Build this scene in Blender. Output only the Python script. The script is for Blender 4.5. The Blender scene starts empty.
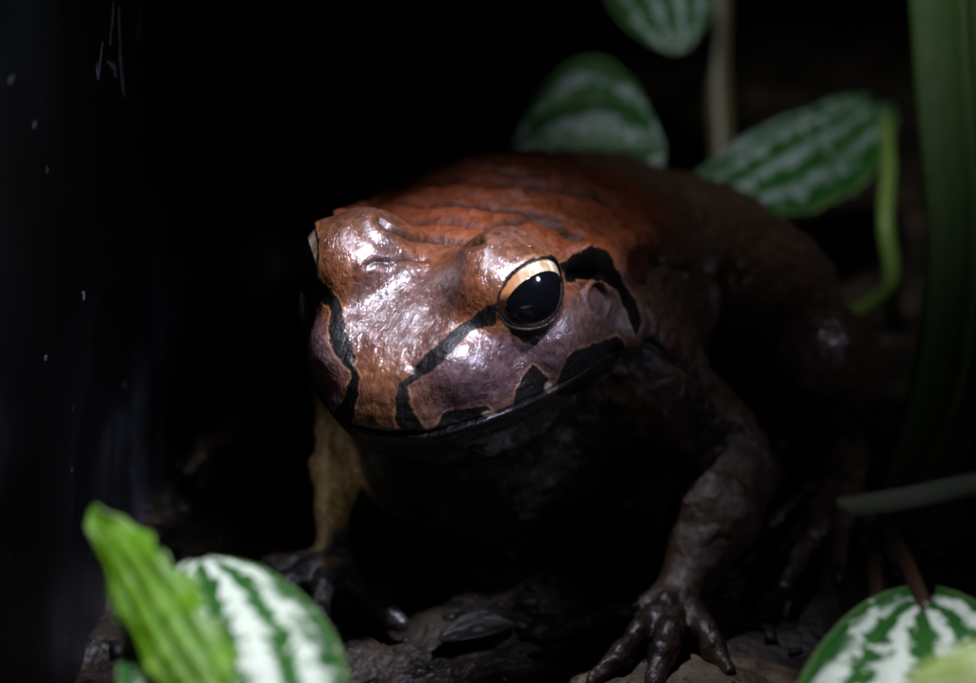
import bpy, math, random
import numpy as np
from mathutils import Vector, Matrix, Quaternion

S = 0.01                      # everything below is measured in centimetres
sc = bpy.context.scene
COL = sc.collection
rng = np.random.RandomState(7)
random.seed(7)

# ------------------------------------------------------------------ camera
PITCH = math.radians(25)
LENS = 110.66
CAM = np.array([1.16, -54.94, 31.65])
FWD = np.array([0, math.cos(PITCH), -math.sin(PITCH)])
RGT = np.array([1.0, 0, 0])
UPV = np.array([0, math.sin(PITCH), math.cos(PITCH)])
cd = bpy.data.cameras.new('camera')
cam = bpy.data.objects.new('camera', cd)
COL.objects.link(cam)
cam.location = Vector(CAM * S)
cam.rotation_euler = (math.pi / 2 - PITCH, 0, 0)
cd.lens = LENS
cd.sensor_width = 36
cd.clip_start = 0.01
cd.clip_end = 50
cd.dof.use_dof = True
cd.dof.focus_distance = 0.592
cd.dof.aperture_fstop = 7.6
sc.camera = cam

# ------------------------------------------------------------------ world, lamps, exposure
w = bpy.data.worlds.new('World')
sc.world = w
w.use_nodes = True
w.node_tree.nodes['Background'].inputs[0].default_value = (0.35, 0.45, 0.6, 1)
w.node_tree.nodes['Background'].inputs[1].default_value = 0.004
sc.view_settings.view_transform = 'Standard'
sc.view_settings.look = 'None'
sc.view_settings.exposure = 0
sc.view_settings.gamma = 1
sc.cycles.use_denoising = True

def spot(name, loc, target, power, color, cone, blend, radius):
    l = bpy.data.lights.new(name, 'SPOT')
    l.energy = power
    l.color = color
    l.spot_size = math.radians(cone)
    l.spot_blend = blend
    l.shadow_soft_size = radius * S
    o = bpy.data.objects.new(name, l)
    COL.objects.link(o)
    o.location = Vector(loc) * S
    d = Vector(target) - Vector(loc)
    o.rotation_euler = d.to_track_quat('-Z', 'Y').to_euler()
    return o

spot('tank_lamp', (-7, 6, 48), (0.0, 0.1, 7), 22.0, (0.80, 0.81, 1.0), 15.5, 1.0, 1.6)
spot('tank_front_lamp', (15, -9, 42), (-0.5, -1.1, 7), 19.0, (0.80, 0.80, 1.0), 12.5, 1.0, 2.0)
spot('tank_side_lamp', (34, -8, 22), (0.9, -1.4, 6.2), 4.5, (0.72, 0.72, 1.0), 10, 1.0, 2.2)
spot('leg_fill', (34, -14, 26), (7.8, 3.6, 4.0), 0.6, (0.75, 0.72, 1.0), 21, 1.0, 1.2)  # added fill on the hind leg and foot, not a tank fixture
spot('front_leaf_fill', (-2, -20, 48), (-3.4, -11, 5.0), 13.0, (0.93, 0.96, 1.0), 13, 0.8, 2.0)  # fill light added for the front left leaves
spot('side_leaf_fill', (16, -18, 46), (8.8, -12, 4), 9.0, (0.93, 0.96, 1.0), 16, 0.8, 2.0)  # added fill, brightens the lower right leaves
spot('low_front_fill', (-16, -40, 14), (-2.3, 1.5, 1.8), 1.2, (1.0, 0.95, 0.85), 4.6, 1.0, 1.0)  # unseen fill added to brighten the far forearm
spot('rear_leaf_fill', (2, -25, 46), (9.4, 13.5, 8.0), 6.5, (0.90, 0.95, 1.0), 18, 1.0, 2.0)  # added fill for the plants behind the frog
spot('wall_fill', (12, -34, 40), (-8.6, -3, 8.0), 5.0, (0.70, 0.80, 1.0), 19, 1.0, 3.0)  # fill added so smears and scratches on the panel show

# ------------------------------------------------------------------ helpers
def tag(o, label=None, cat=None, group=None, kind=None):
    if label: o['label'] = label
    if cat: o['category'] = cat
    if group: o['group'] = group
    if kind: o['kind'] = kind
    return o

def at(px, py, d):
    """point (cm) seen at a pixel of the 976x683 photograph, d cm along the view axis"""
    k = 36.0 / LENS / 976.0 * d
    return CAM + FWD * d + RGT * ((px - 488) * k) - UPV * ((py - 341.5) * k)

def project(P):
    q = P - CAM
    d = q @ FWD
    k = LENS / 36.0 * 976.0 / d
    return np.stack([488 + (q @ RGT) * k, 341.5 - (q @ UPV) * k], -1)

def mesh_obj(name, V, F, mats, parent=None, smooth=True, loc=None):
    me = bpy.data.meshes.new(name)
    V = np.asarray(V, dtype=np.float32) * S
    if isinstance(F, np.ndarray):
        me.vertices.add(len(V)); me.vertices.foreach_set('co', V.ravel())
        n = len(F)
        me.loops.add(n * 4); me.polygons.add(n)
        me.loops.foreach_set('vertex_index', F.astype(np.int32).ravel())
        me.polygons.foreach_set('loop_start', np.arange(0, n * 4, 4, dtype=np.int32))
        me.update(calc_edges=True)
    else:
        me.from_pydata(V.tolist(), [], F)
        me.update()
    if smooth:
        me.polygons.foreach_set('use_smooth', np.ones(len(me.polygons), dtype=bool))
    for m in (mats if isinstance(mats, (list, tuple)) else [mats]):
        me.materials.append(m)
    o = bpy.data.objects.new(name, me)
    COL.objects.link(o)
    if parent: o.parent = parent
    if loc is not None: o.location = Vector(loc) * S
    return o

def _hash(ix, iy, iz, seed):
    h = (ix * 374761393 + iy * 668265263 + iz * 1274126177 + seed * 974634777) & 0xffffffff
    h = ((h ^ (h >> 13)) * 1103515245) & 0xffffffff
    h = h ^ (h >> 16)
    return (h & 0xffff) / 65535.0

def noise(P, scale=1.0, seed=0):
    p = np.asarray(P, dtype=np.float64) * scale + 1000.0
    i = np.floor(p).astype(np.int64)
    f = p - i
    f = f * f * (3 - 2 * f)
    r = 0
    for a in (0, 1):
        for b in (0, 1):
            for c in (0, 1):
                wgt = (f[..., 0] if a else 1 - f[..., 0]) * (f[..., 1] if b else 1 - f[..., 1]) * (f[..., 2] if c else 1 - f[..., 2])
                r = r + wgt * _hash(i[..., 0] + a, i[..., 1] + b, i[..., 2] + c, seed)
    return r * 2 - 1

def fbm(P, scale, seed=0, octv=3):
    r, a = 0, 1.0
    for k in range(octv):
        r = r + a * noise(P, scale * 2 ** k, seed + k)
        a *= 0.5
    return r

def sstep(a, b, x):
    t = np.clip((x - a) / (b - a), 0, 1)
    return t * t * (3 - 2 * t)

class NT:
    """small node-tree writer"""
    def __init__(self, name):
        self.m = bpy.data.materials.new(name)
        self.m.use_nodes = True
        self.t = self.m.node_tree
        self.b = self.t.nodes['Principled BSDF']
    def n(self, typ, **kw):
        nd = self.t.nodes.new(typ)
        for k, v in kw.items(): setattr(nd, k, v)
        return nd
    def l(self, a, b): self.t.links.new(a, b)
    def put(self, sock, v):
        if hasattr(v, 'is_output'): self.l(v, sock)
        else: sock.default_value = v
    def coord(self, which='Object'):
        return self.n('ShaderNodeTexCoord').outputs[which]
    def mapping(self, vec, scale=(1, 1, 1), rot=(0, 0, 0)):
        m = self.n('ShaderNodeMapping')
        self.l(vec, m.inputs[0])
        m.inputs['Scale'].default_value = scale
        m.inputs['Rotation'].default_value = rot
        return m.outputs[0]
    def noise(self, vec, scale, detail=4, rough=0.55, dist=0):
        t = self.n('ShaderNodeTexNoise')
        self.l(vec, t.inputs['Vector'])
        t.inputs['Scale'].default_value = scale
        t.inputs['Detail'].default_value = detail
        t.inputs['Roughness'].default_value = rough
        t.inputs['Distortion'].default_value = dist
        return t.outputs['Fac']
    def voronoi(self, vec, scale, feature='F1'):
        t = self.n('ShaderNodeTexVoronoi', feature=feature)
        self.l(vec, t.inputs['Vector'])
        t.inputs['Scale'].default_value = scale
        return t.outputs['Distance']
    def math(self, op, a, b=0.0, c=None):
        t = self.n('ShaderNodeMath', operation=op)
        self.put(t.inputs[0], a); self.put(t.inputs[1], b)
        if c is not None: self.put(t.inputs[2], c)
        return t.outputs[0]
    def ramp(self, v, a, b, lo=0.0, hi=1.0):
        t = self.n('ShaderNodeMapRange', interpolation_type='SMOOTHSTEP')
        self.put(t.inputs[0], v)
        t.inputs[1].default_value = a; t.inputs[2].default_value = b
        t.inputs[3].default_value = lo; t.inputs[4].default_value = hi
        return t.outputs[0]
    def mix(self, f, a, b, mode='MIX'):
        t = self.n('ShaderNodeMix', data_type='RGBA', blend_type=mode)
        self.put(t.inputs[0], f)
        for s, v in ((t.inputs[6], a), (t.inputs[7], b)):
            if hasattr(v, 'is_output'): self.l(v, s)
            else: s.default_value = (*v, 1) if len(v) == 3 else v
        return t.outputs[2]
    def bump(self, h, strength=0.3, dist=0.001, normal=None):
        t = self.n('ShaderNodeBump')
        t.inputs['Strength'].default_value = strength
        t.inputs['Distance'].default_value = dist
        self.l(h, t.inputs['Height'])
        if normal is not None: self.l(normal, t.inputs['Normal'])
        return t.outputs[0]
    def set(self, **kw):
        for k, v in kw.items():
            s = self.b.inputs[k.replace('_', ' ')]
            if hasattr(v, 'is_output'): self.l(v, s)
            elif isinstance(v, tuple) and len(v) == 3 and s.type == 'RGBA': s.default_value = (*v, 1)
            else: s.default_value = v
        return self
    def attr(self, name, out='Fac'):
        a = self.n('ShaderNodeAttribute', attribute_name=name)
        return a.outputs[out]

# ------------------------------------------------------------------ the setting: ground and tank wall
def ground():
    ax = np.concatenate([np.linspace(-300, -26, 22)[:-1], np.linspace(-26, 30, 225), np.linspace(30, 300, 22)[1:]])
    ay = np.concatenate([np.linspace(-80, -22, 10)[:-1], np.linspace(-22, 50, 288), np.linspace(50, 500, 25)[1:]])
    X, Y = np.meshgrid(ax, ay, indexing='ij')
    P = np.stack([X, Y, X * 0], -1)
    ridge = 1 - np.abs(fbm(P, 0.45, 11, 3))
    z = 0.35 * fbm(P, 0.28, 3, 3) + 0.18 * ridge + 0.10 * fbm(P, 1.7, 5, 2) - 0.42
    V = np.stack([X, Y, z], -1).reshape(-1, 3)
    nx, ny = len(ax), len(ay)
    I = np.arange(nx * ny).reshape(nx, ny)
    F = np.stack([I[:-1, :-1], I[1:, :-1], I[1:, 1:], I[:-1, 1:]], -1).reshape(-1, 4)
    m = NT('wet_soil')
    c = m.coord()
    n1 = m.noise(c, 60, 6, 0.65)
    n2 = m.noise(c, 420, 4, 0.6)
    col = m.mix(m.ramp(n1, 0.35, 0.7), (0.009, 0.007, 0.005), (0.05, 0.035, 0.021))
    col = m.mix(m.ramp(n2, 0.60, 0.75), col, (0.05, 0.036, 0.022))
    h = m.math('ADD', m.math('MULTIPLY', n1, 0.7), m.math('MULTIPLY', n2, 0.4))
    m.set(Base_Color=col, Roughness=m.ramp(n1, 0.3, 0.7, 0.25, 0.6), Normal=m.bump(h, 0.9, 0.003))
    o = mesh_obj('ground', V, F, m.m)
    tag(o, 'dark wet soil under the frog', 'ground', kind='structure')
ground()

def tank_wall():
    # upright dark panel on the far side of the frog, running away from the viewer
    a = np.array([-8.9, -16.0]); b = np.array([-2.6, 36.0])
    d = (b - a) / np.linalg.norm(b - a)
    nrm = np.array([-d[1], d[0]])
    V = []
    for q, zz in ((a, -2), (b, -2), (b, 60), (a, 60)):
        V.append([*q, zz])
    for q, zz in ((a, -2), (b, -2), (b, 60), (a, 60)):
        V.append([*(q + nrm * 1.0), zz])
    F = [(0, 1, 2, 3), (5, 4, 7, 6), (4, 0, 3, 7), (1, 5, 6, 2), (3, 2, 6, 7), (4, 5, 1, 0)]
    m = NT('dark_tank_panel')
    c = m.coord()
    smear = m.noise(m.mapping(c, (60, 22, 14)), 1.0, 5, 0.6)
    blot = m.noise(m.mapping(c, (14, 8, 9)), 1.0, 3, 0.5)
    dust = m.voronoi(c, 120)
    dn = m.noise(c, 30, 2, 0.5)
    dust = m.math('MULTIPLY', m.ramp(dust, 0.05, 0.13, 1, 0), m.ramp(dn, 0.52, 0.62))
    s = m.math('MULTIPLY', m.ramp(smear, 0.40, 0.72), m.ramp(blot, 0.40, 0.66))
    zz = m.n('ShaderNodeSeparateXYZ'); m.l(c, zz.inputs[0])
    s = m.math('MULTIPLY', s, m.ramp(zz.outputs[2], .06, .11, 1, .12))
    col = m.mix(s, (0.004, 0.004, 0.0045), (0.11, 0.12, 0.165))
    col = m.mix(m.math('MULTIPLY', dust, 0.8), col, (0.22, 0.23, 0.25))
    m.set(Base_Color=col, Roughness=0.5, Normal=m.bump(smear, 0.15, 0.002))
    m.b.inputs['Specular IOR Level'].default_value = 0.25
    o = mesh_obj('tank_wall', V, F, m.m, smooth=False)
    tag(o, 'smeared black upright tank panel beside the frog', 'wall')
    # scratches: thin chalky streaks standing on the panel's face
    ms = NT('chalky_scratch')
    sn = ms.noise(ms.coord(), 300, 3, 0.6)
    ms.set(Base_Color=ms.mix(sn, (0.08, 0.09, 0.11), (0.38, 0.42, 0.5)), Roughness=0.7)
    def hit(px, py):
        p0 = CAM; r = at(px, py, 10) - CAM
        # plane through a with normal (nrm,0)
        t = ((a - p0[:2]) @ nrm) / (r[:2] @ nrm)
        return p0 + r * t
    Vs, Fs = [], []
    for (x0, y0, x1, y1, wd) in ((113, 0, 109, 45, 1.6), (118, 5, 119, 62, 1.5), (101, 42, 98, 78, 1.8), (119, 55, 123, 96, 1.6),
                                 (106, 60, 113, 68, 1.4), (141, 0, 136, 44, 1.2), (96, 62, 97, 80, 1.4), (112, 62, 115, 76, 1.5),
                                 (34, 121, 33, 128, 2.0), (10, 75, 10, 83, 3.0), (82, 290, 83, 299, 2.4), (44, 356, 45, 359, 2.2)):
        A, B = hit(x0, y0), hit(x1, y1)
        for k in range(6):
            t = k / 5
            p = A * (1 - t) + B * t + np.array([*(d * rng.uniform(-.06, .06)), 0])
            ww = 0.045 * wd * math.sin(math.pi * (0.08 + 0.84 * t)) * rng.uniform(0.6, 1.3)
            off = -np.array([*nrm, 0]) * 0.02
            Vs += [p + off - np.array([*d, 0]) * ww, p + off * 1.8, p + off + np.array([*d, 0]) * ww]
            if k:
                i = len(Vs) - 6
                Fs += [(i, i + 1, i + 4, i + 3), (i + 1, i + 2, i + 5, i + 4)]
    so = mesh_obj('scratch', np.array(Vs), Fs, ms.m, parent=o)
tank_wall()

# ------------------------------------------------------------------ the frog
YAW = math.radians(-110)
EYE_Z = 7.5
RW = np.array([[math.cos(YAW), -math.sin(YAW), 0], [math.sin(YAW), math.cos(YAW), 0], [0, 0, 1]])
def frog_to_world(p):        # p measured from the point between the eyes: x forward, y frog's left, z up
    return p @ RW.T + np.array([0, 0, EYE_Z])

def smin(a, b, k):
    h = np.clip(0.5 + 0.5 * (b - a) / k, 0, 1)
    return b * (1 - h) + a * h - k * h * (1 - h)
def smax(a, b, k):
    return -smin(-a, -b, k)
def ell(p, c, r):
    q = p - np.array(c)
    r = np.array(r)
    k0 = np.sqrt(((q / r) ** 2).sum(-1))
    k1 = np.sqrt(((q / r ** 2) ** 2).sum(-1)) + 1e-9
    return k0 * (k0 - 1) / k1
def cone(p, a, b, ra, rb):
    a = np.array(a, float); b = np.array(b, float)
    ab = b - a
    h = np.clip(((p - a) @ ab) / (ab @ ab), 0, 1)
    return np.sqrt(((p - a - h[..., None] * ab) ** 2).sum(-1)) - (ra + (rb - ra) * h)
def chain(p, pts, k=0.15):
    d = None
    for (a, ra), (b, rb) in zip(pts[:-1], pts[1:]):
        e = cone(p, a, b, ra, rb)
        d = e if d is None else smin(d, e, k)
    return d

# head outline at lip level -> 2D distance table
_pl = np.array([(3.02, 0), (2.98, .45), (2.78, .95), (2.3, 1.45), (1.55, 1.93), (.7, 2.36), (-.3, 2.78), (-1.3, 3.15), (-2.2, 3.42), (-3.1, 3.35), (-4.1, 2.8), (-4.9, 1.6), (-5.1, 0)])
_t = np.linspace(0, len(_pl) - 1, 90)
_k = np.arange(len(_pl))
_half = np.stack([np.interp(_t, _k, _pl[:, 0]), np.interp(_t, _k, _pl[:, 1])], -1)
for _ in range(3):
    _half[1:-1] = (_half[:-2] + 2 * _half[1:-1] + _half[2:]) / 4
_full = np.concatenate([_half, _half[-2:0:-1] * [1, -1]])
def poly_sd(P, poly, closed=True):
    """signed distance to a polygon (negative inside), or distance to a polyline"""
    poly = np.asarray(poly, float)
    n = len(poly)
    d = np.full(P.shape[:-1], 1e9)
    s = np.zeros(P.shape[:-1], bool)
    for i in range(n if closed else n - 1):
        a, b = poly[i], poly[(i + 1) % n]
        e = b - a
        q = P - a
        h = np.clip((q @ e) / (e @ e + 1e-12), 0, 1)
        d = np.minimum(d, ((q - h[..., None] * e) ** 2).sum(-1))
        if closed:
            c = ((a[1] > P[..., 1]) != (b[1] > P[..., 1]))
            xx = a[0] + (P[..., 1] - a[1]) / (b[1] - a[1] + 1e-12) * e[0]
            s ^= c & (P[..., 0] < xx)
    d = np.sqrt(d)
    return np.where(s, -d, d) if closed else d
_gx = np.arange(-8, 6, 0.04); _gy = np.arange(0, 7, 0.04)
_GT = poly_sd(np.stack(np.meshgrid(_gx, _gy, indexing='ij'), -1), _full)
def plan(x, y):
    fx = np.clip((x + 8) / 0.04, 0, len(_gx) - 1.001); fy = np.clip(np.abs(y) / 0.04, 0, len(_gy) - 1.001)
    i = fx.astype(int); j = fy.astype(int); u = fx - i; v = fy - j
    return (_GT[i, j] * (1 - u) + _GT[i + 1, j] * u) * (1 - v) + (_GT[i, j + 1] * (1 - u) + _GT[i + 1, j + 1] * u) * v

EC = np.array([0.02, 1.665, -0.04])          # eyeball centre (left eye; the right one is its mirror)
EN = np.array([0.48, 0.83, 0.22]); EN /= np.linalg.norm(EN)
EUP = np.array([.06, -.16, 1.0]); EUP -= EN * (EUP @ EN); EUP /= np.linalg.norm(EUP)
ESX = np.cross(EUP, EN)
_ct, _st = math.cos(math.radians(5)), math.sin(math.radians(5))
EUP, ESX = EUP * _ct + ESX * _st, ESX * _ct - EUP * _st
ER = 1.07
EOPEN = 0.65
def eye_coords(q):
    r = q - EC
    u = r @ EN
    a = r @ ESX; b = r @ EUP
    rad = np.sqrt((a / 1.44) ** 2 + b ** 2)          # lids part as a lying oval
    return u, rad, np.sqrt(np.maximum(0.05, ER ** 2 - a * a - b * b))

def head_sdf(p):
    x, y, z = p[..., 0], p[..., 1], p[..., 2]
    ay = np.abs(y)
    q = np.stack([x, ay, z], -1)
    ins = np.interp(z, [-4.0, -3.4, -3.0, -2.6, -2.3, -2.15, -2.0, -1.7, -1.3, -0.95, -0.6, -0.3, 0.1, 0.6, 1.2],
                       [2.4, 1.35, 0.8, .36, .17, .14, -.02, 0.0, .07, .20, .42, .66, 1.0, 1.5, 2.3])
    ins = ins + 0.16 * np.exp(-((z + 2.13 - 0.10 * np.maximum(0, -x - 0.5)) / 0.07) ** 2)
    side = (plan(x, y) + ins) * 0.85
    T = np.interp(x, [-5, -3, -2, -1, 0, .6, 1.2, 2, 2.6, 3.0, 3.3], [.25, .3, .34, .32, .20, .06, -.14, -.48, -.84, -1.2, -1.6])
    top = (z - (T - 0.10 * y * y)) * 0.9
    B = np.interp(x, [-4, -2, 0, 2, 3], [-3.9, -3.7, -3.4, -2.95, -2.6])
    f = smax(side, top, 0.28)
    f = smax(f, B - z, 0.5)
    # swollen upper cheek, jaw-corner gland
    f = smin(f, ell(q, (1.3, 1.22, -1.05), (1.2, .72, .75)), 0.45)
    f = smin(f, ell(q, (-0.9, 2.35, -1.15), (1.3, .72, .85)), 0.4)
    f = smin(f, ell(q, (-2.55, 3.30, -1.75), (.55, .42, .42)), 0.25)
    # brow over the eye and its rim
    f = smin(f, ell(q, (-0.02, 1.52, 0.12), (1.42, 1.06, .98)), 0.60)
    u, rad, us = eye_coords(q)
    rim = np.sqrt((rad - (EOPEN + .07)) ** 2 + (u - us - .015) ** 2) - 0.10
    f = smin(f, rim, 0.12)
    # fold over the eardrum
    f = smin(f, chain(q, [((-.95, 2.15, .22), .2), ((-1.7, 2.62, .12), .22), ((-2.45, 3.05, -.55), .24), ((-2.75, 3.3, -1.4), .2)], .2), 0.3)
    # ear disc ring
    e = q - np.array([-1.55, 3.0, -.75]); en = np.array([.25, .93, .22]); en /= np.linalg.norm(en)
    eu = e @ en; er = np.sqrt(np.maximum(0, (e ** 2).sum(-1) - eu * eu))
    f = smin(f, np.sqrt((er - .42) ** 2 + (eu) ** 2) - .07, 0.12)
    # open eye socket, nostril
    f = smax(f, -smax(rad - EOPEN, 0.36 - u, 0.06), 0.05)
    nr = np.sqrt(((q - np.array([2.52, .62, -.80])) ** 2).sum(-1)) - 0.10
    f = smax(f, -nr, 0.06)
    return f

def limb_sets():
    out = []
    arm_l = [((-3.4, 3.0, -3.2), 1.5), ((-4.6, 4.7, -5.0), .98), ((-4.3, 5.2, -5.6), .92)]
    fore_l = [((-4.3, 5.2, -5.6), .92), ((-3.0, 5.25, -6.0), .98), ((-1.4, 5.1, -6.85), .55), ((-.7, 5.0, -7.05), .5)]
    fing_l = [[((-.7, 4.9, -7.05), .42), ((0.1, 4.1, -6.95), .25), ((.55, 3.5, -7.15), .25), ((0.95, 2.75, -7.33), .15)],
              [((-.6, 5.0, -7.05), .42), ((.6, 4.75, -6.95), .25), ((1.35, 4.55, -7.15), .24), ((2.25, 4.25, -7.33), .14)],
              [((-.6, 5.1, -7.05), .42), ((.5, 5.3, -6.90), .27), ((1.1, 5.35, -7.05), .26), ((2.0, 5.45, -7.32), .15)],
              [((-.8, 5.2, -7.05), .40), ((.0, 5.9, -7.0), .24), ((.4, 6.25, -7.15), .23), ((.9, 6.75, -7.33), .14)]]
    arm_r = [((-3.8, -2.6, -3.4), 1.4), ((-3.3, -3.4, -4.6), .7), ((-2.4, -2.9, -4.9), .55)]
    fore_r = [((-2.4, -2.9, -4.9), .55), ((-1.4, -2.75, -5.6), .52), ((-.3, -2.45, -6.75), .33), ((.1, -2.3, -7.05), .36)]
    fing_r = [[((.1, -2.2, -7.05), .42), ((.8, -1.5, -6.95), .25), ((1.1, -.8, -7.15), .24), ((1.4, -.2, -7.33), .15)],
              [((.1, -2.3, -7.05), .42), ((1.2, -2.0, -6.95), .25), ((1.9, -1.8, -7.15), .24), ((2.8, -1.6, -7.33), .14)],
              [((.1, -2.4, -7.05), .42), ((1.2, -2.7, -6.95), .25), ((1.9, -2.8, -7.15), .24), ((2.7, -2.9, -7.33), .15)],
              [((0, -2.5, -7.05), .40), ((.7, -3.3, -6.95), .25), ((1.0, -3.8, -7.15), .23), ((1.3, -4.4, -7.33), .14)]]
    for s in (1, -1):
        m = lambda t: [((a, b * s, c), r) for ((a, b, c), r) in t]
        out.append((m([((-11.2, 2.4, -4.0), 2.0), ((-8.8, 4.6, -3.6), 1.75), ((-6.7, 6.3, -3.55), 1.05)]), 0.5))
        out.append((m([((-6.7, 6.3, -3.55), 1.05), ((-8.6, 6.3, -4.7), 1.15), ((-11.6, 5.6, -6.6), .62)]), 0.25))
        out.append((m([((-11.6, 5.6, -6.6), .62), ((-9.3, 6.6, -6.95), .55), ((-7.2, 7.0, -7.0), .50)]), 0.3))
        for tipx, tipy in ((-5.4, 5.9), (-4.0, 6.4), (-2.7, 6.6), (-3.3, 7.2), (-4.6, 7.6)) if s < 0 else ((-5.4, 5.9), (-4.0, 6.5), (-2.7, 6.9), (-3.3, 7.9), (-4.6, 8.8)):
            mx, my = -7.2 + (tipx + 7.2) * .5, 7 + (tipy - 7) * .45
            out.append((m([((-7.2, 7.0, -7.0), .42), ((mx, my, -6.95), .26), ((tipx, tipy, -7.3), .14)]), 0.2))
    out.append((arm_l, 0.8)); out.append((fore_l, 0.3))
    out.append((arm_r, 0.8)); out.append((fore_r, 0.3))
    for f in fing_l + fing_r:
        out.append((f, 0.14))
    return out
LIMBS = limb_sets()

def frog_sdf(p):
    h = head_sdf(p)
    b = ell(p, (-5.2, 0, -3.1), (4.3, 4.1, 3.45))
    b = smin(b, ell(p, (-9.2, 0, -4.3), (4.6, 4.1, 3.1)), 1.2)
    b = smin(b, ell(p, (-2.6, 0, -4.9), (2.3, 2.7, 2.2)), 0.9)
    b = smin(b, ell(p, (-.9, 0, -3.1), (2.4, 2.3, 1.0)), 0.5)
    # ridge of loose skin along each side of the back
    q = np.stack([p[..., 0], np.abs(p[..., 1]), p[..., 2]], -1)
    b = smin(b, chain(q, [((-2.6, 2.75, -.35), .22), ((-5.0, 3.0, -.75), .22), ((-9.5, 2.7, -2.2), .2)], .2), 0.35)
    f = smin(h, b, 0.75)
    for pts, k in LIMBS:
        c = np.array([a for a, r in pts]); rr = max(r for a, r in pts)
        lo = c.min(0) - rr - 1.2; hi = c.max(0) + rr + 1.2
        m = ((p > lo) & (p < hi)).all(-1)
        if m.any():
            f[m] = smin(f[m], chain(p[m], pts, 0.15), k)
    return f

def surface_nets(sdf, lo, hi, h, blk=8):
    lo = np.array(lo, float)
    nb = np.ceil((np.array(hi) - lo) / (h * blk)).astype(int)
    n = nb * blk + 1
    gx = [lo[a] + (np.arange(nb[a]) + .5) * h * blk for a in range(3)]
    C = np.stack(np.meshgrid(*gx, indexing='ij'), -1)
    fc = sdf(C.reshape(-1, 3)).reshape(nb)
    F = np.ones(n, np.float32)
    act = np.argwhere(np.abs(fc) < h * blk * 1.35)
    for i, j, k in np.argwhere(fc < 0):
        F[i * blk:(i + 1) * blk + 1, j * blk:(j + 1) * blk + 1, k * blk:(k + 1) * blk + 1] = -1
    loc = np.stack(np.meshgrid(*[np.arange(blk + 1)] * 3, indexing='ij'), -1).reshape(-1, 3)
    for s in range(0, len(act), 600):
        A = act[s:s + 600]
        G = (A[:, None, :] * blk + loc[None]).reshape(-1, 3)
        v = sdf(lo + G * h)
        F[G[:, 0], G[:, 1], G[:, 2]] = v
    Sg = F < 0
    cnt = np.zeros(n - 1, np.int8)
    offs = [(a, b, c) for a in (0, 1) for b in (0, 1) for c in (0, 1)]
    sl = lambda o, sh: slice(o, sh - 1 + o)
    for a, b, c in offs:
        cnt += Sg[sl(a, n[0]), sl(b, n[1]), sl(c, n[2])]
    cells = np.argwhere((cnt > 0) & (cnt < 8))
    vals = {o: F[cells[:, 0] + o[0], cells[:, 1] + o[1], cells[:, 2] + o[2]] for o in offs}
    acc = np.zeros((len(cells), 3)); num = np.zeros(len(cells))
    for o in offs:
        for ax in range(3):
            if o[ax] == 0:
                o2 = list(o); o2[ax] = 1; o2 = tuple(o2)
                a, b = vals[o], vals[o2]
                m = (a < 0) != (b < 0)
                t = np.where(m, a / np.where(m, a - b, 1), 0)
                pt = np.tile(np.array(o, float), (len(cells), 1)); pt[:, ax] += t
                acc += pt * m[:, None]; num += m
    V = lo + (cells + acc / num[:, None]) * h
    idx = np.full(n - 1, -1, np.int32)
    idx[cells[:, 0], cells[:, 1], cells[:, 2]] = np.arange(len(cells))
    Q = []
    for ax in range(3):
        b, c = [(1, 2), (2, 0), (0, 1)][ax]
        s0 = [slice(None)] * 3; s1 = [slice(None)] * 3
        s0[ax] = slice(0, -1); s1[ax] = slice(1, None)
        E = np.argwhere(Sg[tuple(s0)] != Sg[tuple(s1)])
        E = E[(E[:, b] > 0) & (E[:, c] > 0) & (E[:, b] < n[b] - 1) & (E[:, c] < n[c] - 1)]
        neg = Sg[E[:, 0], E[:, 1], E[:, 2]]
        def cell(db, dc):
            e = E.copy(); e[:, b] += db; e[:, c] += dc
            return idx[e[:, 0], e[:, 1], e[:, 2]]
        q = np.stack([cell(-1, -1), cell(0, -1), cell(0, 0), cell(-1, 0)], -1)
        q = np.where(neg[:, None], q, q[:, ::-1])
        Q.append(q)
    Q = np.concatenate(Q)
    Q = Q[(Q >= 0).all(1)]
    return V, Q

def grad(sdf, V, e=0.012):
    g = np.zeros_like(V)
    for a in range(3):
        d = np.zeros(3); d[a] = e
        g[:, a] = (sdf(V + d) - sdf(V - d)) / (2 * e)
    return g

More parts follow.
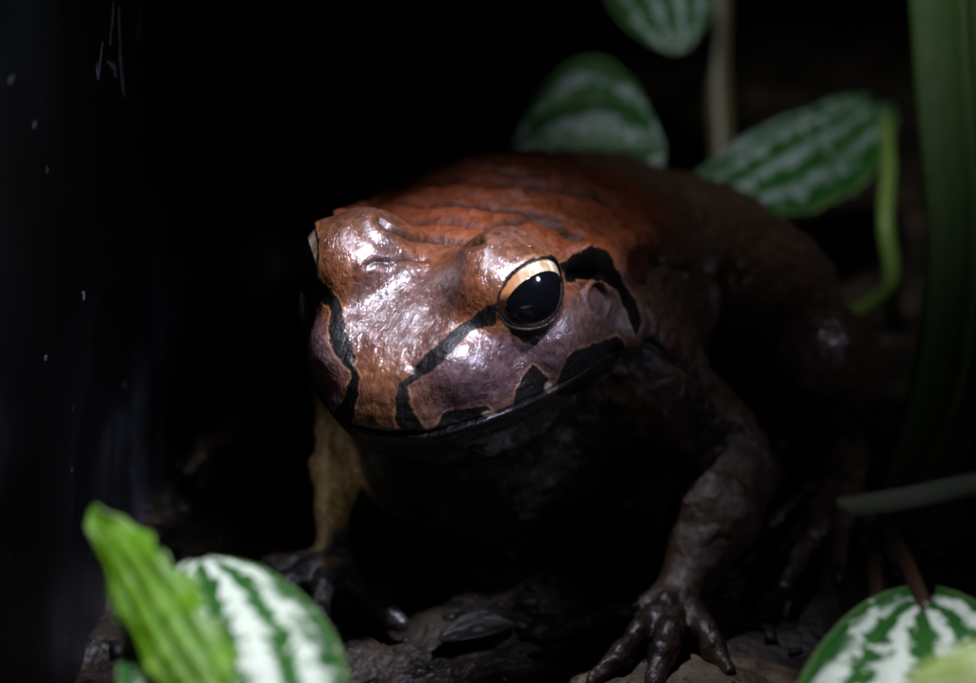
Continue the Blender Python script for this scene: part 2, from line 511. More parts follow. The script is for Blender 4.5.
def build_frog():
    V, Q = surface_nets(frog_sdf, (-15.0, -10.0, -7.75), (3.6, 10.0, 1.6), 0.046)
    for _ in range(2):
        g = grad(frog_sdf, V)
        f = frog_sdf(V)
        step = -f[:, None] * g / np.maximum((g ** 2).sum(-1), 0.2)[:, None]
        V = V + np.clip(step, -0.04, 0.04)
    g = grad(frog_sdf, V)
    N = g / (np.linalg.norm(g, axis=1, keepdims=True) + 1e-9)
    x, y, z = V.T
    ay = np.abs(y)
    # ---- photograph landmarks, kept on the animal (its right half mirrors its left half)
    Vm = np.stack([x, ay, z], -1)
    UVm = project(frog_to_world(Vm))
    UVa = project(frog_to_world(V))
    head = (x > -3.4) & (z > -2.75)
    # marks
    marks = [
        [(497, 301), (478, 311), (452, 331), (421, 357), (411, 374), (398, 384), (394, 400), (396, 424), (404, 436), (426, 429), (414, 412), (408, 386), (434, 371), (447, 358), (475, 329), (499, 326)],
        [(424, 436), (437, 424), (449, 412), (467, 407), (487, 406), (494, 414), (470, 430), (440, 442)],
        [(512, 408), (514, 398), (519, 384), (533, 365), (548, 377), (550, 390), (524, 412)],
        [(556, 396), (561, 374), (570, 356), (589, 346), (603, 341), (617, 337), (624, 345), (612, 372), (575, 395)],
        [(560, 264), (571, 255), (589, 248), (606, 252), (618, 272), (633, 299), (642, 320), (637, 336), (627, 317), (619, 291), (603, 283), (586, 279), (576, 280), (565, 284)],
        [(494, 318), (506, 326), (522, 342), (536, 344), (548, 330), (560, 310), (540, 300), (510, 300)],
    ]
    wob = 1.6 * fbm(V, 2.6, 40, 2)
    md = np.full(len(V), 40.0)
    U = UVm[head]
    dm = np.full(len(U), 40.0)
    for i, pl in enumerate(marks):
        dm = np.minimum(dm, poly_sd(U, pl) + (1.2 if i == 0 else 0.3))
    md[head] = np.clip(dm, -40, 40)
    u, rad, us = eye_coords(Vm)
    eyed = np.where((u > 0.2) & head, (rad - (EOPEN + .06)) * 50, 40)
    md = np.minimum(md, eyed)
    # everything under the lip is black
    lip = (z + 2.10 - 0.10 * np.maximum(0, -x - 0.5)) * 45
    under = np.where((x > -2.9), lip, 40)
    # pale flecks on the lip edge
    fl = np.full(len(V), 40.0)
    for (cx, cy, rx, ry) in ((490, 414, 8, 4.0), (548, 387, 4.5, 6), (370, 428, 12, 2.6)):
        d = np.sqrt(((UVm[:, 0] - cx) / rx) ** 2 + ((UVm[:, 1] - cy) / ry) ** 2) - 1
        fl = np.where(head, np.minimum(fl, d * min(rx, ry)), fl)
    # ---- folds
    folds = [([(372, 206), (380, 212), (398, 221), (426, 223), (451, 221), (472, 226), (484, 228), (509, 223), (531, 220), (556, 226), (580, 240)], 3.0, .12),
             ([(380, 222), (389, 229), (411, 237), (438, 240), (466, 244), (480, 240)], 2.8, .10),
             ([(366, 268), (376, 263), (392, 263), (408, 258), (424, 259)], 2.4, .05),
             ([(405, 186), (426, 183), (457, 180), (488, 186), (534, 186), (575, 192), (610, 205)], 2.9, .10),
             ([(430, 177), (450, 172), (472, 171), (509, 177), (550, 176)], 2.2, .04),
             ([(372, 207), (400, 204), (440, 207), (480, 208), (520, 214), (560, 222)], 2.2, .05),
             ([(475, 163), (520, 165), (570, 172), (620, 190)], 2.4, .04),
             ([(652, 260), (690, 268), (740, 272)], 4, .07), ([(650, 345), (690, 370), (720, 395), (760, 410)], 5, .08)]
    view = (CAM - np.array([0, 0, EYE_Z])) @ RW; view /= np.linalg.norm(view)
    facing = sstep(0.05, 0.45, N @ view)
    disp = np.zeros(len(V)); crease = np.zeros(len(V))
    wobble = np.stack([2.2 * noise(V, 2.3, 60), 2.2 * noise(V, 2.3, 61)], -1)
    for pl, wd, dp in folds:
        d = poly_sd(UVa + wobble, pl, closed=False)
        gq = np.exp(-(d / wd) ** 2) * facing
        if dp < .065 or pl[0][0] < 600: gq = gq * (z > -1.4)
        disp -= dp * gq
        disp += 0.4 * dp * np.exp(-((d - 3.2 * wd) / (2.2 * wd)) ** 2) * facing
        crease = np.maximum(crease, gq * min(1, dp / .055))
    # loose-skin relief: fine on the snout, coarse on body and belly
    hd = sstep(-2.8, -1.2, x) * sstep(-2.6, -2.0, z)
    lump = fbm(V, 1.6, 70, 3)
    warts = np.maximum(0, fbm(V, 2.4, 80, 2) - .25)
    disp += (1 - hd) * (0.055 * lump + 0.10 * warts) + hd * (0.018 * fbm(V, 1.4, 90, 3))
    W = np.stack([x * 1.0, y * 2.6, z * 1.6], -1)
    disp += 0.010 * fbm(W, 2.6, 95, 2) * sstep(-.3, .6, x) * hd
    sock = (u > 0.1) & (rad < EOPEN + .18) & head
    disp[sock] *= 0.15
    V2 = V + N * disp[:, None]
    # ---- pigment plus painted fold shade
    def mixc(a, b, t): return a * (1 - t[:, None]) + b * t[:, None]
    C = np.tile(np.array([.062, .036, .020]), (len(V), 1))                       # brown flank
    n1 = fbm(V, 0.9, 20, 3); n2 = fbm(V, 3.0, 21, 3)
    back = sstep(-2.0, -0.35, z + .35 * n1) * sstep(3.7, 2.7, ay + .25 * n1)
    C = mixc(C, np.array([.245, .060, .015]), back * sstep(-11.0, -6.5, x))
    C = mixc(C, np.array([.13, .036, .014]), np.clip(back * sstep(.1, .8, n2 + .4 * n1), 0, 1) * .7)
    top = sstep(-1.6, -0.5, x)
    C = mixc(C, np.array([.15, .052, .020]), top * sstep(-2.3, -1.9, z))         # orange brown head
    crown = sstep(-.15, .5, x) * sstep(2.6, 1.9, x) * sstep(1.35, .8, ay + .2 * n1) * sstep(-1.1, -.6, z)
    C = mixc(C, np.array([.080, .040, .032]), crown * .85)                       # greyish purple on the snout
    brow = np.exp(-(((x) / .9) ** 2 + ((ay - 1.5) / .7) ** 2)) * sstep(.2, .7, z)
    C = mixc(C, np.array([.09, .045, .028]), brow * .7)
    cheek = sstep(1.0, 1.5, ay + .45 * (x - 1)) * sstep(-.25, -.7, z) * sstep(-2.3, -2.0, z) * sstep(-3.2, -2.6, x)
    C = mixc(C, np.array([.088, .056, .064]), cheek * .9)
    C = mixc(C, np.array([.085, .046, .028]), cheek * sstep(.4, -.8, x) * .6)
    C = mixc(C, np.array([.095, .05, .028]), cheek * sstep(-1.5, -1.95, z) * .7)
    tip = sstep(2.4, 2.8, x) * sstep(-2.1, -1.7, z)
    C = mixc(C, np.array([.145, .062, .028]), tip * .7)
    C = mixc(C, C * 1.45, sstep(.1, .9, n2) * .5)
    C = mixc(C, C * .15, np.clip(crease, 0, 1) * .9)  # crease shade painted into the skin colour along the folds
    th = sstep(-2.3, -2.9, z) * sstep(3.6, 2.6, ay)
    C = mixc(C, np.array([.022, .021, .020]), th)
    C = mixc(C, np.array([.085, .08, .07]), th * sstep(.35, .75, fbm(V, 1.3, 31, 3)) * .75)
    limb = sstep(3.4, 4.4, ay) * sstep(-2.5, -3.2, z)
    C = mixc(C, np.array([.062, .038, .022]), limb)
    C = mixc(C, C * .35, limb * sstep(.15, .45, fbm(V * [1, .5, .6], .9, 33, 2)))

    arm_r = np.min([cone(V, a, b, .65, .5) for a, b in (((-2.4, -2.9, -4.9), (-1.4, -2.75, -5.6)), ((-1.4, -2.75, -5.6), (.1, -2.3, -7.0)))], 0)
    ar = sstep(.35, 0.0, arm_r)
    C = mixc(C, np.array([.27, .19, .085]), ar * sstep(-.35, .15, fbm(V, 1.0, 44, 2)))
    rootm = NT('frog_skin')
    m = rootm
    c = m.coord()
    nz = m.noise(c, 900, 3, 0.6)
    mk = m.math('ADD', m.attr('mark'), m.math('MULTIPLY', m.math('SUBTRACT', nz, 0.5), 3.5))
    mk = m.math('ADD', mk, m.math('MULTIPLY', m.math('SUBTRACT', m.noise(c, 280, 3), 0.5), 9.0))
    un = m.math('ADD', m.attr('under'), m.math('MULTIPLY', m.math('SUBTRACT', nz, 0.5), 2.5))
    fine = m.noise(c, 620, 3, 0.6)
    spots = m.noise(c, 1900, 2, 0.5)
    col = m.mix(m.ramp(fine, 0.3, 0.72), m.attr('pigment_and_shade', 'Color'), (0.6, 0.6, 0.6), 'MULTIPLY')
    base = m.n('ShaderNodeMix', data_type='RGBA', blend_type='MULTIPLY')
    base.inputs[0].default_value = 0.9
    m.l(m.attr('pigment_and_shade', 'Color'), base.inputs[6])
    vr = m.n('ShaderNodeValToRGB')
    vr.color_ramp.elements[0].position = .30; vr.color_ramp.elements[0].color = (.45, .42, .42, 1)
    vr.color_ramp.elements[1].position = .72; vr.color_ramp.elements[1].color = (1.45, 1.4, 1.35, 1)
    m.l(fine, vr.inputs[0]); m.l(vr.outputs[0], base.inputs[7])
    col = base.outputs[2]
    col = m.mix(m.math('MULTIPLY', m.ramp(spots, 0.66, 0.74), 0.35), col, (0.02, 0.012, 0.01))
    edge = m.math('MULTIPLY', m.math('MULTIPLY', m.ramp(mk, 0.3, 1.4), m.ramp(mk, 2.0, 3.8, 1, 0)), m.ramp(m.noise(c, 130, 2), .38, .62))
    col = m.mix(m.math('MULTIPLY', edge, 0.62), col, (0.36, 0.19, 0.075))
    dark = m.ramp(mk, -0.5, 1.0, 1, 0)
    col = m.mix(dark, col, (0.006, 0.005, 0.0045))
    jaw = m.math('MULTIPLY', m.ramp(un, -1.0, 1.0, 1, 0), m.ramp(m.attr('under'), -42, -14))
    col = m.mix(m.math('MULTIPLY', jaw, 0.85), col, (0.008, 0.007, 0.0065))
    col = m.mix(m.math('MULTIPLY', m.ramp(m.attr('fleck'), -2.2, 1.0, 1, 0), 0.8), col, (0.30, 0.27, 0.20))
    wr = m.noise(m.mapping(c, (300, 680, 400), (0.2, 0.1, 0.5)), 1.0, 3, 0.55, 1.2)
    cell = m.voronoi(c, 1100, 'DISTANCE_TO_EDGE')
    h = m.math('ADD', m.math('MULTIPLY', wr, 0.9), m.math('MULTIPLY', m.ramp(cell, 0, 0.3), 0.05))
    h = m.math('ADD', h, m.math('MULTIPLY', fine, 0.25))
    gl = m.attr('gloss')
    rough = m.math('ADD', m.math('MULTIPLY', gl, -0.30), m.math('ADD', 0.52, m.math('MULTIPLY', m.math('SUBTRACT', fine, 0.5), 0.3)))
    rough = m.math('ADD', rough, m.math('MULTIPLY', dark, 0.22))
    gl = m.math('MULTIPLY', gl, m.ramp(dark, 0, 1, 1, .06))
    m.l(m.math('MULTIPLY_ADD', dark, -0.36, m.math('MULTIPLY_ADD', m.attr('gloss'), .25, .38)), m.b.inputs['Specular IOR Level'])
    m.set(Base_Color=col, Roughness=rough, Normal=m.bump(h, 0.50, 0.0010), Subsurface_Weight=0.06, Subsurface_Scale=0.002)
    m.b.inputs['Subsurface Radius'].default_value = (1.0, .4, .2)
    m.l(m.math('MULTIPLY', gl, 0.8), m.b.inputs['Coat Weight'])
    m.b.inputs['Coat Roughness'].default_value = 0.34

    # into the frog's own frame: origin on the soil below the eyes
    O = np.array([-4.0, 0, -EYE_Z])
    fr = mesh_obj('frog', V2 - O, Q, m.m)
    me = fr.data
    for nm, arr in (('mark', md), ('under', under), ('fleck', np.clip(fl, -5, 40)),
                    ('gloss', np.clip(0.18 + .82 * sstep(-2.6, .2, x) * sstep(-2.8, -1.9, z) + .30 * sstep(-6.2, -6.8, z) - .12 * limb + .9 * np.exp(-((x + 6.7) ** 2 + (y - 6.3) ** 2 + (z + 3.2) ** 2) / 2.5) - .6 * back * sstep(.4, -.6, x), 0, 1))):
        a = me.attributes.new(nm, 'FLOAT', 'POINT')
        a.data.foreach_set('value', arr.astype(np.float32))
    a = me.attributes.new('pigment_and_shade', 'FLOAT_COLOR', 'POINT')
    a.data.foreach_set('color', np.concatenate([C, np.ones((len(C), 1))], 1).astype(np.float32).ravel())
    fr.rotation_euler = (0, 0, YAW)
    fr.location = Vector(frog_to_world(O)) * S
    tag(fr, 'wet reddish brown frog with black eye stripes crouching on dark soil', 'frog')

    # ---- eyes
    me_ = NT('gold_and_black_iris')
    c = me_.coord()
    sep = me_.n('ShaderNodeSeparateXYZ'); me_.l(c, sep.inputs[0])
    ex, ey, ez = sep.outputs
    streak = me_.noise(me_.mapping(c, (700, 260, 500)), 1.0, 4, 0.7)
    k = me_.math('ADD', ey, me_.math('MULTIPLY', me_.math('SUBTRACT', streak, .5), .0016))
    gold = me_.mix(me_.ramp(streak, .35, .65), (.46, .30, .15), (.82, .70, .50))
    gold = me_.mix(me_.ramp(ex, -.0075, .001, 0, 1), (.48, .20, .07), gold)
    col = me_.mix(me_.ramp(k, .0006, .0024), (.045, .014, .007), gold)
    r2 = me_.math('SQRT', me_.math('ADD', me_.math('MULTIPLY', ex, ex), me_.math('MULTIPLY', ey, ey)))
    col = me_.mix(me_.ramp(r2, .0086, .0094), col, (.004, .003, .003))
    low = me_.math('MULTIPLY', me_.ramp(k, -.0010, -.0030), me_.math('MULTIPLY', me_.ramp(r2, .0054, .0059), me_.ramp(r2, .0062, .0067, 1, 0)))
    col = me_.mix(me_.math('MULTIPLY', low, .7), col, (.16, .08, .03))
    me_.set(Base_Color=col, Roughness=.12)
    me_.b.inputs['Coat Weight'].default_value = 1.0
    me_.b.inputs['Coat Roughness'].default_value = 0.03
    mp = NT('black_pupil')
    pn = mp.noise(mp.coord(), 400, 3)
    mp.set(Base_Color=mp.mix(pn, (.002, .002, .003), (.005, .005, .008)), Roughness=mp.ramp(pn, .3, .7, .05, .12))
    mp.b.inputs['Coat Weight'].default_value = 1.0
    mp.b.inputs['Coat Roughness'].default_value = 0.03
    for s in (1, -1):
        n = EN * [1, s, 1]
        cpos = EC * [1, s, 1] - O
        upv = EUP * [1, s, 1]
        sx = np.cross(upv, n)
        nu, nv = 64, 40
        VV, FF = [], []
        for j in range(nv + 1):
            ph = math.pi * j / nv
            for i in range(nu):
                th_ = 2 * math.pi * i / nu
                VV.append([ER * math.sin(ph) * math.cos(th_), ER * math.sin(ph) * math.sin(th_), ER * math.cos(ph)])
        for j in range(nv):
            for i in range(nu):
                FF.append((j * nu + i, (j + 1) * nu + i, (j + 1) * nu + (i + 1) % nu, j * nu + (i + 1) % nu))
        eo = mesh_obj('eye', np.array(VV), FF, me_.m, parent=fr, loc=cpos)
        eo.rotation_euler = Matrix((sx, upv, n)).transposed().to_euler()
        VV, FF = [], []
        rings, seg = 14, 64
        R = ER + 0.006
        for j in range(rings + 1):
            for i in range(seg):
                t = 2 * math.pi * i / seg
                a = 0.79 * j / rings; b = 0.53 * j / rings
                px_ = a * math.cos(t) + .02 * s; py_ = b * math.sin(t) - .09
                rr = R if j < rings else ER - .02
                VV.append([px_, py_, math.sqrt(max(0, rr * rr - px_ * px_ - py_ * py_))])
        for j in range(rings):
            for i in range(seg):
                FF.append((j * seg + i, (j + 1) * seg + i, (j + 1) * seg + (i + 1) % seg, j * seg + (i + 1) % seg))
        mesh_obj('pupil', np.array(VV), FF, mp.m, parent=eo)
    return fr
build_frog()

# ------------------------------------------------------------------ leaves and stems
def leaf_material(name, green, silver, amount, back=(.12, .2, .03), trans=0.15, base_line=(.10, .22, .03)):
    m = NT(name)
    uv = m.n('ShaderNodeUVMap', uv_map='leaf').outputs[0]
    sep = m.n('ShaderNodeSeparateXYZ'); m.l(uv, sep.inputs[0])
    t = m.math('MULTIPLY_ADD', sep.outputs[0], 2.0, -1.0); u = sep.outputs[1]
    c = m.coord()
    jag = m.noise(m.mapping(uv, (13, 30, 1)), 1.0, 4, .65)
    jag2 = m.noise(c, 240, 4, .7)
    at_ = m.math('ABSOLUTE', t)
    ph = m.math('MULTIPLY', m.math('SUBTRACT', at_, .25), 2 * math.pi / .46)
    wv = m.math('COSINE', ph)
    wv = m.math('ADD', wv, m.math('MULTIPLY', m.math('SUBTRACT', jag, .5), 5.0))
    wv = m.math('ADD', wv, m.math('MULTIPLY', m.math('SUBTRACT', jag2, .5), 5.0))
    wv = m.math('SUBTRACT', wv, m.math('MULTIPLY', m.math('ABSOLUTE', m.math('SUBTRACT', u, .45)), .9))
    mask = m.ramp(wv, .05 - amount, .40 - amount)
    mask = m.math('MULTIPLY', mask, m.ramp(m.noise(c, 600, 3, .6), .25, .5, .72, 1))
    mask = m.math('MULTIPLY', mask, m.math('MAXIMUM', m.ramp(m.noise(c, 140, 3, .6), .40, .50), m.ramp(at_, .80, .55)))
    gn = m.noise(c, 120, 4, .6)
    g = m.mix(gn, tuple(v * .65 for v in green), tuple(v * 1.35 for v in green))
    vein = m.ramp(m.math('ABSOLUTE', m.math('SUBTRACT', m.math('ABSOLUTE', m.math('COSINE', m.math('MULTIPLY', ph, .5))), 0.0)), .0, .10, 1, 0)
    col = m.mix(m.math('MULTIPLY', vein, .45), g, base_line)
    col = m.mix(mask, col, silver)
    rim = m.ramp(at_, .955, .99)
    col = m.mix(m.math('MULTIPLY', rim, .6), col, (.25, .36, .16))
    speck = m.ramp(m.noise(c, 850, 2), .70, .76)
    col = m.mix(m.math('MULTIPLY', speck, .7), col, (.05, .04, .02))
    bh = m.math('ADD', m.math('ADD', m.math('MULTIPLY', wv, -.12), m.math('MULTIPLY', vein, -1.0)), m.math('MULTIPLY', m.noise(c, 380, 4), .9))
    m.set(Base_Color=col, Roughness=m.ramp(gn, .3, .7, .30, .48), Normal=m.bump(bh, .45, .0012))
    if trans:
        tr = m.n('ShaderNodeBsdfTranslucent')
        m.l(col, tr.inputs[0])
        mx = m.n('ShaderNodeMixShader'); mx.inputs[0].default_value = trans
        out = m.t.nodes['Material Output']
        m.l(m.b.outputs[0], mx.inputs[1]); m.l(tr.outputs[0], mx.inputs[2]); m.l(mx.outputs[0], out.inputs[0])
    return m.m

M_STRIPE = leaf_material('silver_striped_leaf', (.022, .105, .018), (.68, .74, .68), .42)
M_REAR = leaf_material('shaded_striped_leaf', (.022, .095, .014), (.28, .35, .33), -.12)  # darker copy of the striped leaf, shade put into its silver
M_LIME = leaf_material('lime_leaf', (.12, .28, .008), (.34, .55, .10), -.95, trans=.35, base_line=(.05, .13, .01))
M_PALE = leaf_material('pale_young_leaf', (.55, .72, .20), (.88, .92, .66), .1, trans=.3)

def leaf(base, tip, hw, mat, parent, roll=0.0, lobe=.5, droop=.4, cup=.25, quilt=.05, normal=None, name='leaf', label=None, power=.62, skew=.85, wave=0.0):
    base = np.array(base, float); tip = np.array(tip, float)
    ax = tip - base; L = np.linalg.norm(ax); ax /= L
    nrm = np.array(normal if normal is not None else (CAM - base) / np.linalg.norm(CAM - base) + np.array([0, 0, .7]), float)
    nrm -= ax * (nrm @ ax); nrm /= np.linalg.norm(nrm)
    sd = np.cross(ax, nrm)
    if roll:
        c, s = math.cos(math.radians(roll)), math.sin(math.radians(roll))
        nrm, sd = nrm * c + sd * s, sd * c - nrm * s
    nu, nt = 54, 60
    u = np.linspace(0, 1, nu + 1); t = np.linspace(-1, 1, nt + 1)
    U, T = np.meshgrid(u, t, indexing='ij')
    W = hw * np.power(np.clip(np.sin(math.pi * np.power(np.clip(U * .985 + .004, 0, 1), skew)), 0, 1), power)
    Y = W * T
    X = L * U - lobe * np.abs(T) ** 1.6 * np.power(1 - U, 2.2) * np.clip(hw, 0, 2)
    Z = -droop * (U - .25) ** 2 * L * .5 - cup * (Y / hw) ** 2 * hw + quilt * np.cos((np.abs(T) - .25) * 2 * math.pi / .46) * np.sin(math.pi * U)
    Pn = np.stack([X, Y, U * 0], -1)
    Z = Z + .04 * fbm(Pn, .9, int(abs(base[0]) * 10) + 5, 2) + wave * np.sin(9 * U * math.pi) * np.abs(T) ** 3
    V_edge = 1 + .6 * wave * np.sin(22 * U * math.pi + 2 * np.sign(T)) * np.abs(T) ** 4
    Y = Y * V_edge
    V = base + X[..., None] * ax + Y[..., None] * sd + Z[..., None] * nrm
    V = V.reshape(-1, 3)
    I = np.arange((nu + 1) * (nt + 1)).reshape(nu + 1, nt + 1)
    F = np.stack([I[:-1, :-1], I[1:, :-1], I[1:, 1:], I[:-1, 1:]], -1).reshape(-1, 4)
    O = np.array(parent['origin']) if parent is not None else np.zeros(3)
    o = mesh_obj(name, V - O, F, mat, parent=parent)
    uvl = o.data.uv_layers.new(name='leaf')
    uvv = np.stack([(T + 1) / 2, U], -1).reshape(-1, 2)
    uvl.data.foreach_set('uv', uvv[F.ravel()].astype(np.float32).ravel())
    md = o.modifiers.new('thick', 'SOLIDIFY'); md.thickness = .05 * S; md.offset = -1
    if label: o['label'] = label
    return o

def tube(name, pts, rad, mat, parent, seg=14, n=40):
    pts = np.array(pts, float)
    k = np.linspace(0, 1, len(pts)); s = np.linspace(0, 1, n)
    P = np.stack([np.interp(s, k, pts[:, a]) for a in range(3)], -1)
    for _ in range(6):
        P[1:-1] = (P[:-2] + 2 * P[1:-1] + P[2:]) / 4
    R = np.interp(s, np.linspace(0, 1, len(rad)), rad)
    V, F = [], []
    for i in range(n):
        t = P[min(i + 1, n - 1)] - P[max(i - 1, 0)]; t /= np.linalg.norm(t)
        a = np.cross(t, [0.13, .9, .21]); a /= np.linalg.norm(a); b = np.cross(t, a)
        for j in range(seg):
            th = 2 * math.pi * j / seg
            rr = R[i] * (1 + .05 * math.sin(3 * th + i * .1) + .03 * math.sin(i * .23))
            V.append(P[i] + rr * (math.cos(th) * a + math.sin(th) * b))
    for i in range(n - 1):
        for j in range(seg):
            F.append((i * seg + j, i * seg + (j + 1) % seg, (i + 1) * seg + (j + 1) % seg, (i + 1) * seg + j))
    F.append(tuple(range(seg))[::-1]); F.append(tuple((n - 1) * seg + j for j in range(seg)))
    O = np.array(parent['origin']) if parent is not None else np.zeros(3)
    return mesh_obj(name, np.array(V) - O, F, mat, parent=parent)

def stem_material(name, c0, c1, rough=.45):
    m = NT(name)
    c = m.coord()
    n = m.noise(c, 260, 4, .6)
    n2 = m.noise(m.mapping(c, (600, 600, 80)), 1, 3, .6)
    m.set(Base_Color=m.mix(m.math('MULTIPLY_ADD', n2, .6, m.math('MULTIPLY', n, .4)), c0, c1), Roughness=rough, Normal=m.bump(n2, .3, .0006))
    return m.m
M_STEM = stem_material('olive_stem', (.06, .05, .022), (.12, .10, .045))
M_RED = stem_material('reddish_stalk', (.030, .014, .010), (.06, .03, .018))
M_GREEN = stem_material('green_stem', (.09, .17, .025), (.22, .31, .07))
M_DULL = stem_material('dull_green_stem', (.27, .35, .19), (.45, .53, .35))

def plant(name, origin, label, group=None):
    e = bpy.data.objects.new(name, None)
    e.empty_display_size = .01
    COL.objects.link(e)
    e.location = Vector(origin) * S
    e['origin'] = [float(v) for v in origin]
    return tag(e, label, 'plant', group)

GRP = 'silver striped plants around the frog'
# front left clump
o = at(230, 900, 50); o[2] = -.3
pl = plant('striped_plant', o, 'bright striped plant with lime leaf below the frog\'s chin', GRP)
leaf(at(200, 562, 52), at(272, 800, 46.5), 1.88, M_STRIPE, pl, lobe=.05, cup=.18, droop=.35, quilt=.08)
leaf(at(262, 790, 47), at(84, 505, 50.5), .78, M_LIME, pl, roll=-38, lobe=0, cup=.34, droop=.15, quilt=.05, wave=.16, label='lime green leaf turned edge on', power=.72, skew=1.05)
tube('stalk', [at(232, 610, 52.6), at(240, 700, 53), o], [.16, .2, .26], M_RED, pl)
tube('stalk', [at(262, 788, 47.2), at(255, 850, 48), o], [.13, .18, .22], M_RED, pl)

# front right clump
o = at(930, 860, 50.5); o[2] = -.3
pl = plant('striped_plant', o, 'striped plant at the lower right with leaf on reddish stalk', GRP)
leaf(at(923, 612, 54), at(930, 860, 48), 2.35, M_STRIPE, pl, lobe=.45, cup=.22, droop=.35, quilt=.06)
leaf(at(905, 690, 46), at(1060, 655, 45), .55, M_PALE, pl, lobe=0, cup=.3, droop=.3, quilt=.0, label='pale young leaf out of focus')
tube('stalk', [at(926, 612, 54.3), at(905, 560, 56), at(882, 515, 58), at(872, 560, 57), at(900, 800, 52), o], [.15, .16, .17, .17, .2, .25], M_RED, pl)

# plant behind the frog
o = at(722, 330, 78); o[2] = -.3
pl = plant('striped_plant', o, 'dim striped plant rising behind the frog\'s back', GRP)
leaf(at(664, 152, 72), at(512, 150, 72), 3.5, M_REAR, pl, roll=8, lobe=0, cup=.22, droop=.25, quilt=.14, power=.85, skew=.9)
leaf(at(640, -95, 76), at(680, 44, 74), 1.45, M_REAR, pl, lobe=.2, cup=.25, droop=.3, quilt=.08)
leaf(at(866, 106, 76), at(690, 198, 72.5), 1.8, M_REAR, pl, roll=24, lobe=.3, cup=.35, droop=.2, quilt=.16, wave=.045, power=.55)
tube('stem', [at(722, -60, 79), at(716, 60, 78.5), at(722, 150, 78), at(724, 240, 78), o], [.30, .32, .34, .36, .38], M_STEM, pl)
tube('stalk', [at(660, 170, 72.5), at(690, 190, 75), at(722, 230, 78)], [.12, .13, .15], M_STEM, pl)
tube('stalk', [at(650, -60, 76), at(690, -90, 78), at(722, -58, 79)], [.12, .13, .15], M_STEM, pl)
tube('stalk', [at(886, 120, 75.2), at(889, 165, 73.5), at(884, 225, 72.5), at(896, 290, 73), at(830, 330, 77), o], [.15, .18, .2, .2, .2, .25], M_GREEN, pl)

# tall strap-leaved plant at the right edge
M_STRAP = stem_material('dark_strap_leaf', (.016, .042, .008), (.045, .085, .016), .5)
def strap(pts, hw, parent, fold=.18):
    pts = np.array(pts, float)
    n = 60
    k = np.linspace(0, 1, len(pts)); s = np.linspace(0, 1, n)
    P = np.stack([np.interp(s, k, pts[:, a]) for a in range(3)], -1)
    for _ in range(30):
        P[1:-1] = (P[:-2] + 2 * P[1:-1] + P[2:]) / 4
    hwv = np.interp(s, np.linspace(0, 1, len(hw)), hw)
    V, F = [], []
    m = 9
    for i in range(n):
        t = P[min(i + 1, n - 1)] - P[max(i - 1, 0)]; t /= np.linalg.norm(t)
        vw = CAM - P[i]; vw /= np.linalg.norm(vw)
        nn = np.array([-.35, -.85, .3]); nn -= t * (nn @ t); nn /= np.linalg.norm(nn)
        sd = np.cross(t, nn)
        for j in range(m):
            q = -1 + 2 * j / (m - 1)
            V.append(P[i] + sd * q * hwv[i] + nn * (fold * abs(q) * hwv[i] + .03 * math.cos(q * 9)))
    for i in range(n - 1):
        for j in range(m - 1):
            F.append((i * m + j, i * m + j + 1, (i + 1) * m + j + 1, (i + 1) * m + j))
    o_ = mesh_obj('leaf', np.array(V) - np.array(parent['origin']), F, M_STRAP, parent=parent)
    md = o_.modifiers.new('thick', 'SOLIDIFY'); md.thickness = .07 * S
    return o_
o = at(890, 520, 68); o[2] = -.3
pl = plant('strap_leaf_plant', o, 'tall dark green strap leaves along the right edge', None)
strap([o, at(905, 470, 67.5), at(940, 390, 67), at(957, 250, 66.5), at(945, 100, 66), at(935, -60, 65.5)], [.25, .45, .62, .60, .66, .66], pl)
strap([o + np.array([.6, .3, 0]), at(950, 440, 68), at(985, 300, 67.5), at(968, 120, 67), at(956, -60, 66.5)], [.3, .55, .75, .7, .65], pl)

# fallen green stem on the right
a, b = at(836, 509, 65.5), at(1010, 480, 64.5)
st = tube('fallen_stem', [a - a, (at(900, 500, 65.2) - a), (at(950, 490, 65) - a), b - a], [.25, .26, .27, .26], M_DULL, None)
st.location = Vector(a) * S
tag(st, 'pale green cut stem lying level behind the striped leaf', 'stem')

def curled(name, base, tip, hw, mat, curl, label, cat, nrm, group=None):
    base = np.array(base, float); tip = np.array(tip, float)
    ax = tip - base; L = np.linalg.norm(ax); ax /= L
    nrm = np.array(nrm, float); nrm -= ax * (nrm @ ax); nrm /= np.linalg.norm(nrm)
    sd = np.cross(ax, nrm)
    nu, nt = 36, 20
    V, F = [], []
    for i in range(nu + 1):
        u = i / nu
        W = hw * max(.02, math.sin(math.pi * min(1, u * .96 + .03))) ** .7
        for j in range(nt + 1):
            t = -1 + 2 * j / nt
            an = t * curl
            yy = W * math.sin(an) / curl; zz = W * (1 - math.cos(an)) / curl
            V.append(ax * u * L + sd * yy + nrm * (zz - .5 * hw * (u - .5) ** 2 * 2 + .05 * noise(np.array([u * 6, t * 3, base[0]]))))
    for i in range(nu):
        for j in range(nt):
            k = i * (nt + 1) + j
            F.append((k, k + 1, k + nt + 2, k + nt + 1))
    o_ = mesh_obj(name, np.array(V), F, mat)
    o_.location = Vector(base) * S
    md = o_.modifiers.new('thick', 'SOLIDIFY'); md.thickness = .06 * S
    return tag(o_, label, cat, group)

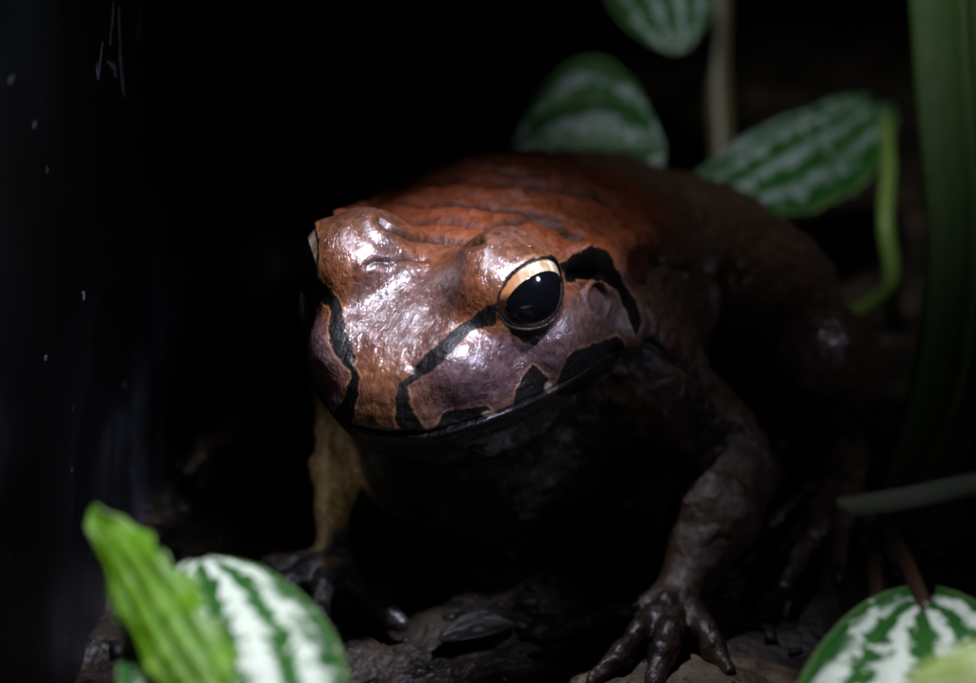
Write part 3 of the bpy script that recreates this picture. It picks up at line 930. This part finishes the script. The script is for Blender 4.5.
# ------------------------------------------------------------------ stone, litter
def stone(c0, r, seed, label):
    c0 = np.array(c0, float)
    nu, nv = 80, 44
    th = np.linspace(0, 2 * math.pi, nu, endpoint=False); ph = np.linspace(0.001, math.pi - .001, nv)
    TH, PH = np.meshgrid(th, ph)
    D = np.stack([np.sin(PH) * np.cos(TH), np.sin(PH) * np.sin(TH), np.cos(PH)], -1)
    k = 1 + .18 * fbm(D, 1.3, seed, 3) + .04 * fbm(D, 6, seed + 3, 2)
    V = (D * k[..., None] * np.array(r)).reshape(-1, 3)
    F = [(j * nu + i, (j + 1) * nu + i, (j + 1) * nu + (i + 1) % nu, j * nu + (i + 1) % nu) for j in range(nv - 1) for i in range(nu)]
    m = NT('brown_stone')
    c = m.coord(); n = m.noise(c, 110, 6, .65); n2 = m.noise(c, 500, 3, .6)
    col = m.mix(m.ramp(n, .35, .7), (.09, .062, .038), (.34, .25, .15))
    col = m.mix(m.ramp(n2, .55, .7), col, (.03, .02, .014))
    m.set(Base_Color=col, Roughness=.55, Normal=m.bump(m.math('ADD', n, m.math('MULTIPLY', n2, .4)), .7, .002))
    o_ = mesh_obj('stone', V, F, m.m)
    o_.location = Vector(c0) * S
    tag(o_, label, 'stone')
stone((5.4, -3.3, -.55), (2.7, 1.7, .75), 4, 'brown stone beside the frog\'s front foot')

M_LIT = NT('dark_leaf_litter')
c = M_LIT.coord(); n = M_LIT.noise(c, 160, 4, .6)
M_LIT.set(Base_Color=M_LIT.mix(n, (.004, .003, .002), (.015, .010, .007)), Roughness=M_LIT.ramp(n, .3, .7, .45, .7), Normal=M_LIT.bump(n, .5, .001))
for bx, by, tx, ty, hw, lb in ((440, 642, 515, 626, .38, 'dark curled dead leaf below the frog\'s chest'),):
    def gnd(px, py):
        r = at(px, py, 10) - CAM
        p = CAM + r * (-CAM[2] / r[2]); p[2] = .15
        return p
    curled('dead_leaf', gnd(bx, by), gnd(tx, ty), hw, M_LIT.m, .5, lb, 'dead leaf', (.1, -.2, 1))

def crumbs():
    V, F = [], []
    base = [(-1, -1, -1), (1, -1, -1), (1, 1, -1), (-1, 1, -1), (-1, -1, 1), (1, -1, 1), (1, 1, 1), (-1, 1, 1)]
    fc = [(0, 3, 2, 1), (4, 5, 6, 7), (0, 1, 5, 4), (1, 2, 6, 5), (2, 3, 7, 6), (3, 0, 4, 7)]
    for _ in range(1400):
        p = np.array([rng.uniform(-11, 14), rng.uniform(-8, 22), 0])
        s = rng.gamma(2.0, .035) + .02
        q = np.array(base) * rng.uniform(.6, 1.3, (8, 3)) * s * np.array([1.6, 1, .7])
        a = rng.uniform(0, 6.28)
        R = np.array([[math.cos(a), -math.sin(a), 0], [math.sin(a), math.cos(a), 0], [0, 0, 1]])
        k = len(V)
        P = p[None]
        z = (0.35 * fbm(P, 0.28, 3, 3) + 0.18 * (1 - np.abs(fbm(P, 0.45, 11, 3))) + 0.10 * fbm(P, 1.7, 5, 2) - 0.42)[0]
        V += list(q @ R.T + p + np.array([0, 0, z + s * .3]))
        F += [tuple(k + i for i in f) for f in fc]
    o_ = mesh_obj('soil_crumbs', np.array(V), F, M_LIT.m)
    tag(o_, 'loose wet crumbs of dark soil', 'soil', kind='stuff')
crumbs()
